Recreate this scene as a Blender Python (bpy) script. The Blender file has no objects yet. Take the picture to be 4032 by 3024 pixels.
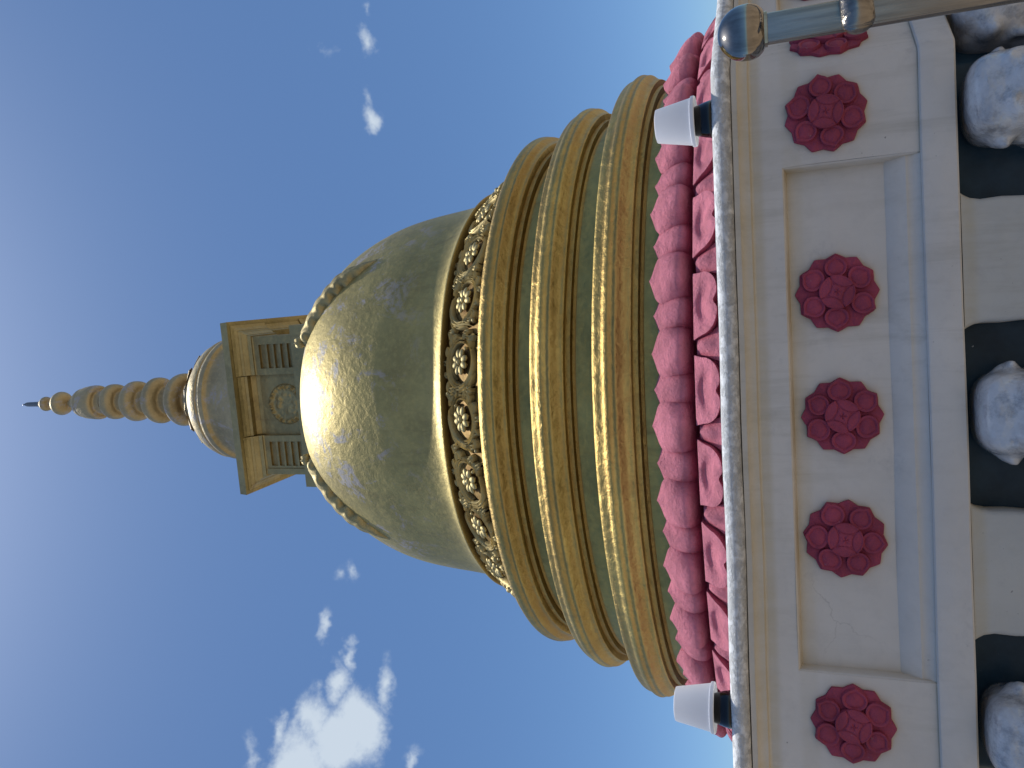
import bpy, math, random
from math import sin, cos, pi, radians, sqrt, exp, atan2, degrees, tan
from mathutils import Vector, Matrix, noise

random.seed(7)
scene = bpy.context.scene
COL = scene.collection
EYE = 1.5                       # camera height over the terrace; all z below are written relative to it
AX, AY = -0.036, 4.6            # vertical axis of the stupa
W = {}                          # world matrices of everything placed

# ------------------------------------------------------------------ helpers
def V(*a): return Vector(a)
def nz(x, y, z, s=1.0): return noise.noise(Vector((x*s, y*s, z*s)))
def smooth(a, b, x):
    t = max(0.0, min(1.0, (x-a)/(b-a))); return t*t*(3-2*t)
def lerp_table(tab, x):
    if x <= tab[0][0]: return tab[0][1:]
    for (a, b) in zip(tab, tab[1:]):
        if x <= b[0]:
            t = (x-a[0])/(b[0]-a[0])
            return tuple(p+(q-p)*t for p, q in zip(a[1:], b[1:]))
    return tab[-1][1:]
def catmull(P, n=6):
    out = []
    for i in range(len(P)-1):
        p0 = P[max(i-1, 0)]; p1 = P[i]; p2 = P[i+1]; p3 = P[min(i+2, len(P)-1)]
        for k in range(n):
            t = k/n
            out.append(tuple(0.5*((2*b)+(-a+c)*t+(2*a-5*b+4*c-d)*t*t+(-a+3*b-3*c+d)*t**3) for a, b, c, d in zip(p0, p1, p2, p3)))
    out.append(tuple(P[-1])); return out

class MB:
    def __init__(s): s.v = []; s.f = []
    def add(s, vs, fs):
        n = len(s.v); s.v += [tuple(x) for x in vs]; s.f += [tuple(i+n for i in q) for q in fs]
    def grid(s, rows, close=False, flip=False, cap0=False, cap1=False):
        nu = len(rows[0]); fs = []
        for j in range(len(rows)-1):
            for i in range(nu if close else nu-1):
                k = (i+1) % nu
                q = (j*nu+i, j*nu+k, (j+1)*nu+k, (j+1)*nu+i)
                fs.append(q[::-1] if flip else q)
        if cap0: fs.append(tuple(range(nu))[::-1] if not flip else tuple(range(nu)))
        if cap1:
            b = (len(rows)-1)*nu; q = tuple(range(b, b+nu)); fs.append(q if not flip else q[::-1])
        s.add([p for r in rows for p in r], fs)
    def box(s, x0, x1, y0, y1, z0, z1):
        vs = [(x, y, z) for z in (z0, z1) for y in (y0, y1) for x in (x0, x1)]
        s.add(vs, [(0, 2, 3, 1), (4, 5, 7, 6), (0, 1, 5, 4), (2, 6, 7, 3), (0, 4, 6, 2), (1, 3, 7, 5)])
    def lathe(s, prof, seg=96, cx=0, cy=0, wob=0.0, ws=1.0, cap=True):
        """prof from top to bottom (r, z)"""
        rows = []
        for r, z in prof:
            row = []
            for i in range(seg):
                a = 2*pi*i/seg
                rr = r
                if wob: rr += wob*nz(cos(a)*r*ws, sin(a)*r*ws, z*ws*1.5)
                row.append((cx+rr*cos(a), cy+rr*sin(a), z + (wob*.6*nz(cos(a)*r*ws+9, sin(a)*r*ws, z*ws) if wob else 0)))
            rows.append(row)
        s.grid(rows, close=True, flip=True, cap0=cap, cap1=cap)
    def sweep(s, pts, rads, n=8, flat=1.0, up=V(0, 0, 1), caps=True):
        """tube along pts; flat squashes the section along the direction 'up'"""
        pts = [Vector(p) for p in pts]; rows = []
        for i, p in enumerate(pts):
            t = (pts[min(i+1, len(pts)-1)]-pts[max(i-1, 0)]).normalized()
            a = t.cross(up)
            if a.length < 1e-5: a = t.cross(V(1, 0, 0))
            a.normalize(); b = a.cross(t).normalized()
            r = rads[i] if hasattr(rads, '__len__') else rads
            rows.append([p + a*(r*cos(2*pi*k/n)) + b*(r*flat*sin(2*pi*k/n)) for k in range(n)])
        s.grid(rows, close=True, flip=False, cap0=caps, cap1=caps)
    def sphere(s, c, rx, ry, rz, nu=16, nv=10, fn=None):
        rows = []
        for j in range(nv+1):
            th = pi*j/nv
            row = []
            for i in range(nu):
                a = 2*pi*i/nu
                d = Vector((sin(th)*cos(a), sin(th)*sin(a), cos(th)))
                k = fn(d) if fn else 1.0
                row.append((c[0]+d.x*rx*k, c[1]+d.y*ry*k, c[2]+d.z*rz*k))
            rows.append(row)
        s.grid(rows, close=True, flip=True)
    def tf(s, fn): s.v = [tuple(fn(*p)) for p in s.v]; return s
    def mesh(s, name, sm=True, angle=40):
        me = bpy.data.meshes.new(name)
        me.from_pydata(s.v, [], s.f); me.validate(); me.update()
        if sm:
            for p in me.polygons: p.use_smooth = True
            try: me.set_sharp_from_angle(angle=radians(angle))
            except Exception: pass
        return me

def place(o, parent, M):
    if o.name not in COL.objects: COL.objects.link(o)
    if parent is not None:
        o.parent = parent; o.matrix_basis = W[parent].inverted() @ M
    else:
        o.matrix_basis = M
    W[o] = M.copy()
    return o
def empty(name, loc, rz=0.0):
    o = bpy.data.objects.new(name, None); o.empty_display_size = .2
    return place(o, None, Matrix.Translation(Vector(loc)) @ Matrix.Rotation(rz, 4, 'Z'))
def part(name, mb, mat, parent, M=None, sm=True, angle=40, origin=None):
    """mesh part; vertices are given in eye-relative world space unless a matrix M places a local mesh"""
    if M is None:
        o0 = Vector(origin) if origin is not None else W[parent].translation.copy() if parent is not None else V(0, 0, 0)
        mb.tf(lambda x, y, z: (x-o0.x, y-o0.y, z+EYE-o0.z))
        M = Matrix.Translation(o0)
    me = mb if isinstance(mb, bpy.types.Mesh) else mb.mesh(name, sm, angle)
    if not me.materials: me.materials.append(mat)
    return place(bpy.data.objects.new(name, me), parent, M)
def tag(o, label=None, cat=None, group=None, kind=None):
    if label: o['label'] = label
    if cat: o['category'] = cat
    if group: o['group'] = group
    if kind: o['kind'] = kind
    return o
def copy_to(src, parent, M):
    c = src.copy(); c.parent = None
    return place(c, parent, M)

# ------------------------------------------------------------------ materials
class NT:
    def __init__(s, name):
        s.m = bpy.data.materials.new(name); s.m.use_nodes = True
        s.t = s.m.node_tree; s.b = s.t.nodes['Principled BSDF']; s.out = s.t.nodes['Material Output']
    def n(s, typ, **kw):
        nd = s.t.nodes.new(typ)
        for k, v in kw.items():
            if k.startswith('_'): nd.inputs[k[1:].replace('_', ' ')].default_value = v
            else: setattr(nd, k, v)
        return nd
    def l(s, a, b): s.t.links.new(a, b)
    def coord(s, scale=(1, 1, 1)):
        if not hasattr(s, 'g'): s.g = s.n('ShaderNodeNewGeometry')
        mp = s.n('ShaderNodeMapping'); mp.inputs['Scale'].default_value = scale
        s.l(s.g.outputs['Position'], mp.inputs['Vector']); return mp.outputs[0]
    def noise(s, scale, detail=4, rough=.55, sc=(1, 1, 1), dist=0.0, fac=True):
        nd = s.n('ShaderNodeTexNoise'); nd.inputs['Scale'].default_value = scale
        nd.inputs['Detail'].default_value = detail; nd.inputs['Roughness'].default_value = rough
        nd.inputs['Distortion'].default_value = dist
        s.l(s.coord(sc), nd.inputs['Vector']); return nd.outputs['Fac' if fac else 'Color']
    def ramp(s, inp, stops):
        r = s.n('ShaderNodeValToRGB'); e = r.color_ramp.elements
        while len(e) > 1: e.remove(e[0])
        for i, (p, c) in enumerate(stops):
            el = e[0] if i == 0 else e.new(p)
            el.position = p; el.color = (*c, 1) if hasattr(c, '__len__') else (c, c, c, 1)
        s.l(inp, r.inputs[0]); return r.outputs[0]
    def mix(s, f, a, b, mode='MIX'):
        m = s.n('ShaderNodeMix', data_type='RGBA', blend_type=mode)
        for idx, x in ((0, f), (6, a), (7, b)):
            if hasattr(x, 'links') or isinstance(x, bpy.types.NodeSocket): s.l(x, m.inputs[idx])
            else: m.inputs[idx].default_value = x if idx == 0 else (*x, 1)
        return m.outputs[2]
    def math(s, op, a, b=0.0, clamp=False):
        m = s.n('ShaderNodeMath', operation=op, use_clamp=clamp)
        for i, x in enumerate((a, b)):
            if isinstance(x, bpy.types.NodeSocket): s.l(x, m.inputs[i])
            else: m.inputs[i].default_value = x
        return m.outputs[0]
    def bump(s, h, strength, dist, prev=None):
        b = s.n('ShaderNodeBump'); b.inputs['Strength'].default_value = strength; b.inputs['Distance'].default_value = dist
        s.l(h, b.inputs['Height'])
        if prev: s.l(prev, b.inputs['Normal'])
        return b.outputs[0]
    def zpos(s):
        if not hasattr(s, 'g'): s.coord()
        x = s.n('ShaderNodeSeparateXYZ'); s.l(s.g.outputs['Position'], x.inputs[0]); return x.outputs['Z']
    def set(s, **kw):
        for k, v in kw.items():
            k = k.replace('_', ' ')
            if isinstance(v, bpy.types.NodeSocket): s.l(v, s.b.inputs[k])
            else: s.b.inputs[k].default_value = (*v, 1) if hasattr(v, '__len__') else v
        return s.m
    def ao(s, dist, samples=6, inside=False):
        a = s.n('ShaderNodeAmbientOcclusion', samples=samples, inside=inside); a.inputs['Distance'].default_value = dist
        return a.outputs['AO']

def gold(name, base, grime=0.5, rough=.38, bump=.35, streak=0.0, patch=False, crev=.75, metal=.9):
    ck = crev
    t = NT(name)
    n1 = t.noise(3.2, 5, .6); n2 = t.noise(38, 5, .65); n3 = t.noise(140, 3, .6)
    dark = tuple(c*.62 for c in base)
    col = t.mix(t.ramp(n1, [(.3, 0), (.75, 1)]), dark, base)
    col = t.mix(t.ramp(n2, [(.45, 0), (.75, .45)]), col, tuple(min(1, c*1.25) for c in base))
    drip = t.noise(1.0, 5, .65, sc=(16, 16, 2.2), dist=.2)
    col = t.mix(t.math('MULTIPLY', t.ramp(drip, [(.54, 0), (.70, .35 if patch else .6)]), t.ramp(t.noise(2.3, 3, .5), [(.42, 0), (.62, 1)])), col, (base[0]*.45, base[1]*.40, base[2]*.45))
    col = t.mix(t.ramp(t.noise(75, 4, .6), [(.70, 0), (.74, .7)]), col, (base[0]*.35, base[1]*.30, base[2]*.30))
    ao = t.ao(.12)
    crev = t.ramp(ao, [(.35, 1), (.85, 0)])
    col = t.mix(t.math('MULTIPLY', crev, ck), col, (base[0]*.42, base[1]*.27, base[2]*.18))  # crevice shade painted into the gold through the occlusion mask
    met = metal
    if streak:
        sn = t.noise(1.0, 4, .6, sc=(.9, .9, 30), dist=.3)
        col = t.mix(t.ramp(sn, [(.40, .7), (.62, 0)]), col, (base[0]*.64, base[1]*.54, base[2]*.50))
        fn_ = t.noise(1.0, 5, .65, sc=(9, 9, 60), dist=.3)
        col = t.mix(t.ramp(fn_, [(.50, 0), (.66, .45)]), col, (base[0]*.70, base[1]*.60, base[2]*.55))
    rg = t.math('ADD', t.math('MULTIPLY', n2, .22), rough-.08)
    if patch:
        pm = t.ramp(t.noise(5.5, 9, .72, dist=.6), [(.53, 0), (.60, 1)])
        pm2 = t.ramp(t.noise(34, 6, .65), [(.40, 0), (.50, 1)])
        zz = t.zpos()
        zf = t.n('ShaderNodeMapRange'); zf.inputs[1].default_value = EYE+1.65; zf.inputs[2].default_value = EYE+2.1
        t.l(zz, zf.inputs[0])
        pm = t.math('MULTIPLY', t.math('MULTIPLY', pm, pm2), t.math('MULTIPLY', zf.outputs[0], grime))
        col = t.mix(pm, col, (.42, .39, .36))
        met = t.math('SUBTRACT', metal, t.math('MULTIPLY', pm, metal*.85))
    b = t.bump(n3, bump*.5, .004)
    b = t.bump(t.noise(24, 6, .62, dist=.4), bump, .012, b)
    b = t.bump(t.noise(5.5, 3, .5), .12 if patch else .35, .05, b)
    if streak:
        b = t.bump(t.noise(1.0, 3, .55, sc=(1.1, 1.1, 42)), streak, .02, b)
    return t.set(Base_Color=col, Metallic=met, Roughness=rg, Normal=b)

GOLD = (.52, .435, .150)
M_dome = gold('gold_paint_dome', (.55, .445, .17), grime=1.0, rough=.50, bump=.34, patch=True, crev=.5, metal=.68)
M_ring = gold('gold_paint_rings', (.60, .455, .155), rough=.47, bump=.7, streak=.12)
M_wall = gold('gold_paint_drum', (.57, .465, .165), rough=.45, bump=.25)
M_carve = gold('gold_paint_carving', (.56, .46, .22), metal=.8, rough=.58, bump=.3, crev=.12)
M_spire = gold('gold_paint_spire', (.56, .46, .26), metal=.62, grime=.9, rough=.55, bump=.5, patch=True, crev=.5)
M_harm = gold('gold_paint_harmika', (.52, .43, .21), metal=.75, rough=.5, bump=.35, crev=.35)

def pinkmat(name, base, rough=.85, bump=.9, worn=.5, crv=.85):
    t = NT(name)
    n1 = t.noise(9, 6, .62); n2 = t.noise(70, 5, .7); n3 = t.noise(260, 3, .6)
    col = t.mix(t.ramp(n1, [(.38, 0), (.66, 1)]), tuple(c*.68 for c in base), base)
    col = t.mix(t.ramp(n2, [(.5, 0), (.75, worn)]), col, (base[0]*.62, base[1]*.75, base[2]*.85))
    col = t.mix(t.ramp(t.noise(42, 8, .75), [(.64, 0), (.70, worn*.8)]), col, (.55, .40, .40))
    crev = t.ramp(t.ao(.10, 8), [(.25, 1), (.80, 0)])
    col = t.mix(t.math('MULTIPLY', crev, crv), col, (base[0]*.48, base[1]*.12, base[2]*.24))  # deep magenta shade painted into creases and undersides by occlusion
    b = t.bump(n3, bump*.4, .003)
    b = t.bump(n2, bump, .009, b)
    b = t.bump(t.noise(24, 7, .7), bump*.8, .022, b)
    return t.set(Base_Color=col, Roughness=rough, Normal=b, Specular_IOR_Level=.25)
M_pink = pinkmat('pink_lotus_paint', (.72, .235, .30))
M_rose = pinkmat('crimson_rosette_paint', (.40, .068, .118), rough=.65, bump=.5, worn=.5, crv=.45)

def plaster(name, base, bump=.3, stain=True, z0=None, rough=.75):
    t = NT(name)
    n1 = t.noise(3, 6, .6); n2 = t.noise(22, 6, .65); n3 = t.noise(180, 4, .65)
    col = t.mix(t.ramp(n1, [(.35, 0), (.7, 1)]), tuple(c*.88 for c in base), base)
    col = t.mix(t.ramp(n2, [(.50, 0), (.8, .35)]), col, tuple(c*.72 for c in base))
    if stain:
        dr = t.noise(1.0, 6, .68, sc=(15, 15, 1.7), dist=.3)
        col = t.mix(t.math('MULTIPLY', t.ramp(dr, [(.50, 0), (.72, .60)]), t.ramp(t.noise(2.1, 3, .5), [(.40, .1), (.62, 1)])), col, (.40, .375, .315))
        col = t.mix(t.ramp(t.noise(7, 7, .75), [(.60, 0), (.72, .35)]), col, (.36, .35, .345))
        st = t.noise(5, 6, .7, sc=(3.2, 3.2, .8))
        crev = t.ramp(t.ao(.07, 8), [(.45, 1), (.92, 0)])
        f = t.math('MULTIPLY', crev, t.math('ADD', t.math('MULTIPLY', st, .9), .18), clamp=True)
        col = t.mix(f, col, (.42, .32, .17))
        zz = t.zpos()
        for (a, b, s_) in ((EYE+.03, EYE+.115, .62), (EYE-.47, EYE-.425, .5), (EYE-.07, EYE-.005, .22)):
            m = t.n('ShaderNodeMapRange', interpolation_type='SMOOTHSTEP'); m.inputs[1].default_value = a; m.inputs[2].default_value = a+.02
            t.l(zz, m.inputs[0])
            m2 = t.n('ShaderNodeMapRange', interpolation_type='SMOOTHSTEP'); m2.inputs[1].default_value = b; m2.inputs[2].default_value = b-.02
            t.l(zz, m2.inputs[0])
            ff = t.math('MULTIPLY', t.math('MULTIPLY', m.outputs[0], m2.outputs[0]), t.math('MULTIPLY', st, s_*1.3), clamp=True)
            col = t.mix(ff, col, (.50, .41, .24))
        spk = t.ramp(t.noise(95, 3, .5), [(.73, 0), (.76, .7)])
        col = t.mix(t.math('MULTIPLY', spk, t.ramp(t.noise(4, 3, .5), [(.5, 0), (.6, 1)])), col, (.12, .11, .10))
        # hairline cracks
        cr = t.n('ShaderNodeTexVoronoi', feature='DISTANCE_TO_EDGE'); cr.inputs['Scale'].default_value = 1.25
        wv = t.n('ShaderNodeVectorMath', operation='ADD')
        ws = t.n('ShaderNodeVectorMath', operation='SCALE'); ws.inputs['Scale'].default_value = .14
        t.l(t.noise(9, 5, .6, fac=False), ws.inputs[0]); t.l(ws.outputs[0], wv.inputs[0]); t.l(t.coord(), wv.inputs[1])
        t.l(wv.outputs[0], cr.inputs['Vector'])
        crk = t.ramp(cr.outputs['Distance'], [(.0, 1), (.0022, 0)])
        crk = t.math('MULTIPLY', crk, t.ramp(t.noise(1.6, 2, .5), [(.66, 0), (.72, .28)]))
        col = t.mix(crk, col, (.10, .085, .07))
    b = t.bump(n3, bump*.5, .002)
    b = t.bump(n2, bump, .006, b)
    b = t.bump(t.noise(5, 3, .5), bump*.8, .03, b)
    return t.set(Base_Color=col, Roughness=rough, Normal=b, Specular_IOR_Level=.3)
M_white = plaster('white_painted_plaster', (.68, .645, .59))
M_pier = plaster('cream_painted_plaster', (.58, .565, .51))
def chipped():
    t = NT('weathered_white_rim')
    n2 = t.noise(34, 8, .72, sc=(1, 1, 1.6)); n3 = t.noise(120, 6, .7)
    col = t.mix(t.ramp(n2, [(.42, 0), (.56, 1)]), (.56, .555, .53), (.78, .78, .765))
    col = t.mix(t.ramp(t.noise(55, 7, .7, sc=(.6, .6, 2)), [(.63, 0), (.70, .7)]), col, (.24, .235, .22))
    sep = t.zpos()
    m = t.n('ShaderNodeMapRange'); m.inputs[1].default_value = EYE+.150; m.inputs[2].default_value = EYE+.118; t.l(sep, m.inputs[0])
    low_grey = t.math('MULTIPLY', m.outputs[0], t.ramp(t.noise(26, 7, .7), [(.40, .15), (.62, 1)]))
    col = t.mix(t.math('MULTIPLY', low_grey, .75), col, (.27, .27, .262))  # greyer towards the lower edge, broken up by noise
    b = t.bump(n3, .7, .003); b = t.bump(t.ramp(n2, [(.44, 0), (.54, 1)]), .6, .003, b)
    return t.set(Base_Color=col, Roughness=.9, Normal=b)
M_rim = chipped()
def simple(name, col, rough=.5, metal=0.0, bump=.1, bs=60, spec=.5, var=.15, coat=0.0):
    t = NT(name)
    n = t.noise(bs, 5, .6)
    c = t.mix(t.ramp(t.noise(bs*.2, 4, .6), [(.3, 0), (.7, 1)]), tuple(x*(1-var) for x in col), tuple(min(1, x*(1+var)) for x in col))
    m = t.set(Base_Color=c, Roughness=rough, Metallic=metal, Normal=t.bump(n, bump, .004), Specular_IOR_Level=spec)
    if coat: t.b.inputs['Coat Weight'].default_value = coat; t.b.inputs['Coat Roughness'].default_value = .12
    return m
def navy():
    t = NT('navy_gloss_paint')
    n = t.noise(7, 5, .6)
    c = t.mix(t.ramp(n, [(.35, 0), (.7, 1)]), (.010, .026, .040), (.026, .056, .082))
    c = t.mix(t.ramp(t.noise(75, 3, .5), [(.765, 0), (.785, .7)]), c, (.35, .37, .38))
    b = t.bump(t.noise(30, 5, .6), .25, .006); b = t.bump(t.noise(4, 3, .5), .5, .03, b)
    return t.set(Base_Color=c, Roughness=.38, Normal=b, Specular_IOR_Level=.22)
M_navy = navy()
def silver():
    t = NT('silver_grey_gloss_paint')
    n = t.noise(9, 5, .6)
    c = t.mix(t.ramp(n, [(.34, 0), (.62, 1)]), (.42, .415, .41), (.66, .655, .64))
    c = t.mix(t.ramp(t.noise(60, 6, .7), [(.55, 0), (.75, .5)]), c, (.66, .66, .65))
    c = t.mix(t.ramp(t.noise(16, 7, .7), [(.50, 0), (.66, .75)]), c, (.20, .205, .215))
    c = t.mix(t.math('MULTIPLY', t.ramp(t.ao(.10, 8), [(.25, 1), (.85, 0)]), .8), c, (.10, .105, .115))  # dark shade of hollows and undersides painted into the grey by occlusion
    sep = t.n('ShaderNodeSeparateXYZ'); t.l(t.g.outputs['Normal'], sep.inputs[0])
    b = t.bump(t.noise(60, 5, .65), .5, .006); b = t.bump(t.noise(22, 3, .5), .7, .016, b)
    m = t.set(Base_Color=c, Metallic=.0, Roughness=.22, Normal=b)
    t.b.inputs['Coat Weight'].default_value = 1.0; t.b.inputs['Coat Roughness'].default_value = .10; t.b.inputs['Specular IOR Level'].default_value = .8
    return m
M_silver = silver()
def steel(name, rough, streaks):
    t = NT(name)
    col = (.40, .36, .31)
    b = t.bump(t.noise(8, 3, .5, sc=(26, 26, .35)), streaks, .004)
    c = t.mix(t.ramp(t.noise(6, 5, .65, sc=(9, 9, .6)), [(.35, 0), (.7, 1)]), (.19, .17, .15), col)
    return t.set(Base_Color=c, Metallic=1.0, Roughness=rough, Normal=b)
M_steel = steel('brushed_steel_tube', .27, .5)
M_chrome = steel('polished_steel_ball', .10, .0)
M_shade = simple('white_plastic_shade', (.80, .80, .82), .45, bump=.03, var=.02)
M_shade.node_tree.nodes['Principled BSDF'].inputs['Subsurface Weight'].default_value = .35
M_shade.node_tree.nodes['Principled BSDF'].inputs['Subsurface Radius'].default_value = (.02, .02, .02)
M_black = simple('black_gloss_plastic', (.004, .004, .005), .15, bump=.04, var=.1)
def ground_mat():
    t = NT('sunlit_stone_terrace')
    br = t.n('ShaderNodeTexBrick', offset=0.0); br.inputs['Scale'].default_value = 1.0
    br.inputs['Brick Width'].default_value = .6; br.inputs['Row Height'].default_value = .6; br.inputs['Mortar Size'].default_value = .006
    br.inputs['Color1'].default_value = (.36, .28, .19, 1); br.inputs['Color2'].default_value = (.31, .245, .165, 1); br.inputs['Mortar'].default_value = (.16, .13, .10, 1)
    t.l(t.coord(), br.inputs['Vector'])
    c = t.mix(t.ramp(t.noise(1.3, 6, .6), [(.3, 0), (.7, .6)]), br.outputs['Color'], (.24, .185, .12))
    return t.set(Base_Color=c, Roughness=.8, Normal=t.bump(t.noise(60, 4, .6), .3, .004))
M_ground = ground_mat()

# ------------------------------------------------------------------ ground
g = MB(); S = 600
rows = []
ticks = [-S, -200, -60, -20, 0, 20, 60, 200, S]
for y in ticks: rows.append([(x, y, -EYE) for x in ticks])
g.grid(rows)
gr = part('ground', g, M_ground, None, origin=(0, 0, 0))
tag(gr, kind='structure')

# ------------------------------------------------------------------ stupa
SB = .165                                              # top of the pedestal, on which the stupa stands
stupa = empty('stupa', (AX, AY, EYE+SB))
tag(stupa, 'golden domed stupa with ringed tiers, carved band, tall spire and pink lotus base', 'stupa')

def ring_profile(rw_top, q, rim, rmax, z_rim, z_bot, r_bot, fillets, r_wall, z_end):
    """one moulding: flat top, rounded bulge with shallow flutes, cove, two fillets, drum wall"""
    h = z_rim-z_bot
    P = [(rim, z_rim), (rim+.62*(rmax-rim), z_rim-.05*h), (rmax-.014, z_rim-q*h), (rmax-.002, z_rim-(q+.10)*h), (rmax, z_rim-.52*h),
         (rmax-.003, z_rim-.62*h), (rmax-.016, z_rim-.72*h), (r_bot+.012, z_rim-.86*h), (r_bot, z_bot)]
    C = catmull(P, 7)
    out = [(rw_top, z_rim+.004)]
    L = len(C)
    for i, (r, z) in enumerate(C):
        t = i/(L-1)
        rip = .0044*sin(t*pi*6.2+.2)*smooth(.35, .5, t)*(1-smooth(.92, 1, t))
        out.append((r+rip, z))
    for r, z0, z1 in fillets: out += [(r, z0), (r-.002, z1)]
    out += [(r_wall+.006, fillets[-1][2]-.004), (r_wall, fillets[-1][2]-.018), (r_wall, z_end)]
    return out
def ring(name, args, wall_split):
    prof = ring_profile(*args)
    mb = MB(); mb.lathe([p for p in prof if p[1] > wall_split-1e-6 or True], 256, AX, AY, wob=.008, ws=1.3, cap=False)
    return mb
R1 = (1.36, .15, 1.40, 1.487, 1.280, 1.147, 1.448, [(1.418, 1.145, 1.125)], 1.38, .985)
R2 = (1.36, .24, 1.52, 1.600, 1.003, .853, 1.562, [(1.532, .852, .832)], 1.50, .69)
R3 = (1.48, .28, 1.64, 1.720, .709, .549, 1.685, [(1.658, .547, .527)], 1.62, .40)
for a in (R1, R2, R3):
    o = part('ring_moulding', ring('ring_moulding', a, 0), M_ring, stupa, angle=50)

# drum walls between the mouldings: separate smooth bands, 4 mm proud of the ring's own skirt
for r, z0, z1 in ((1.386, 1.106, 1.00), (1.506, .813, .705), (1.626, .508, .44)):
    mb = MB(); mb.lathe([(r-.01, z0+.004), (r, z0), (r+.002, (z0+z1)/2), (r+.004, z1), (r-.02, z1-.004)], 256, AX, AY, wob=.008, ws=1.3, cap=False)
    part('drum_wall', mb, M_wall, stupa)

# dome
ZL = 1.581
def dome_r(z):
    t = max(0.0, min(1.0, (z-ZL)/1.3))
    return 1.135*max(0.0, 1-t**2.6)**(1/2.6) + .052*exp(-(z-ZL)/.09) + .022*exp(-(z-ZL)/.022)
prof = []
N = 110
for i in range(N+1):
    t = sin(pi/2*(1-i/N)); z = ZL+1.3*t**1.0
    prof.append((max(.01, dome_r(z)), z))
prof += [(1.214, ZL-.004), (1.216, ZL-.011), (1.209, ZL-.018), (1.165, ZL-.024)]
mb = MB(); mb.lathe(prof, 256, AX, AY, wob=.010, ws=1.6)
dome = part('dome', mb, M_dome, stupa, angle=50)

# carved frieze band (cone widening downward)
FT = (1.172, 1.556); FB = (1.372, 1.290)
mb = MB(); mb.lathe([(1.12, 1.56), FT, ((FT[0]+FB[0])/2-.006, (FT[1]+FB[1])/2), (FB[0]-.006, FB[1]+.01), (FB[0]+.02, FB[1]-.008)], 256, AX, AY, cap=False)
frieze = part('carved_frieze', mb, gold('gold_paint_shaded_band', (.26, .175, .055), rough=.6, bump=.3), stupa)  # darker brown gold: shade behind the scrollwork is painted into the colour
slope = Vector((FB[0]-FT[0], 0, FB[1]-FT[1])); slen = slope.length
NU = 28
def flower_mesh():
    mb = MB(); K = 1.10
    for q in range(4):
        for s_ in (-1, 1):
            a = q*pi/2 + s_*.36
            def fn(x, y, z, a=a):
                x, y = x*cos(a)-y*sin(a), x*sin(a)+y*cos(a); return (x, y, z)
            m = MB(); m.sphere((.037*K, 0, .018), .0215*K, .0150*K, .012, 14, 10)
            m.tf(fn); mb.add(m.v, m.f)
    mb.sphere((0, 0, .020), .0135*K, .0135*K, .016, 14, 10)
    return mb.mesh('flower')
def leaf(mb, pts, w, h=.016, base=.008):
    """tapered, ridged carved leaf along pts (2-D); w = list of half widths"""
    C = catmull([(p[0], p[1], ww) for p, ww in zip(pts, w)], 5)
    rows = []
    for i, (x, y, ww) in enumerate(C):
        j = min(i+1, len(C)-1); k = max(i-1, 0)
        t = Vector((C[j][0]-C[k][0], C[j][1]-C[k][1])); t.normalize(); n = Vector((-t.y, t.x))
        ww = max(ww, .0012); f = min(1, ww/.006)
        rows.append([(x+n.x*ww*s_, y+n.y*ww*s_, base*0-.004+(h*f+.004)*hh) for s_, hh in
                     ((-1.1, 0), (-.98, .50), (-.78, .86), (-.5, 1.0), (-.22, .80), (0, .62), (.22, .80), (.5, 1.0), (.78, .86), (.98, .50), (1.1, 0))])
    mb.grid(rows, flip=True, cap0=False, cap1=False)
def scroll_mesh(flip):
    mb = MB()
    # outer and inner circling stems around the flower
    def arc(r0, r1, a0, a1, w, h, n=14, cx=0, cy=0, sy=.98):
        pts = []; ws = []
        for i in range(n+1):
            t = i/n; a = a0+(a1-a0)*t; r = r0+(r1-r0)*t
            pts.append((cx+r*cos(a), cy+r*sin(a)*sy)); ws.append(w*(.35+.65*sin(pi*min(1, t*1.15+.12))) if t < .99 else w*.25)
        leaf(mb, pts, ws, h)
    arc(.126, .108, radians(205), radians(-85), .0120, .024)
    arc(.107, .088, radians(180), radians(-120), .0085, .019)
    arc(.092, .082, radians(150), radians(20), .0055, .014)
    # stem sweeping in from the neighbour unit
    leaf(mb, [(-.150, .085), (-.128, .03), (-.112, -.04), (-.075, -.092), (-.01, -.118), (.055, -.10)], [.005, .011, .014, .014, .011, .003], .024)
    leaf(mb, [(-.148, .045), (-.135, -.02), (-.112, -.085), (-.06, -.122)], [.003, .009, .010, .003], .018)
    # curling acanthus lobes in the corners
    for (x0, y0, dx, dy, L, c) in ((.055, -.098, 1, .10, .085, .9), (.070, -.085, 1, -.35, .070, -.8), (.080, .080, 1, .25, .062, -1.0), (.098, .045, 1, -.15, .050, .9),
                                   (.102, -.030, 1, -.45, .048, -.9), (.118, .095, .9, -.3, .045, 1.1), (.120, -.075, .8, .5, .040, 1.1), (-.118, .060, -.5, .8, .050, -1.1), (.0, .125, .5, .6, .040, 1.0), (-.125, -.060, -.7, -.6, .045, 1.0), (-.085, .095, -.6, .6, .055, 1.0), (-.060, .112, .3, .9, .036, -.9), (.035, .112, .8, .5, .055, -1.0)):
        d = Vector((dx, dy)).normalized(); pts = []; a = 0; p = Vector((x0, y0))
        for i in range(5):
            pts.append((p.x, p.y)); ang = c*i*.42
            dd = Vector((d.x*cos(ang)-d.y*sin(ang), d.x*sin(ang)+d.y*cos(ang))); p = p+dd*L/4
        leaf(mb, pts, [.005, .013, .016, .012, .005], .026)
    # small bead curls
    mb.sphere((.060, -.048, .012), .009, .009, .012, 10, 6)
    mb.sphere((-.140, .112, .012), .011, .011, .014, 10, 6)
    if flip: 
        mb.v = [(x, -y, z) for x, y, z in mb.v]; mb.f = [f[::-1] for f in mb.f]
    return mb.mesh('scroll')
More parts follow.
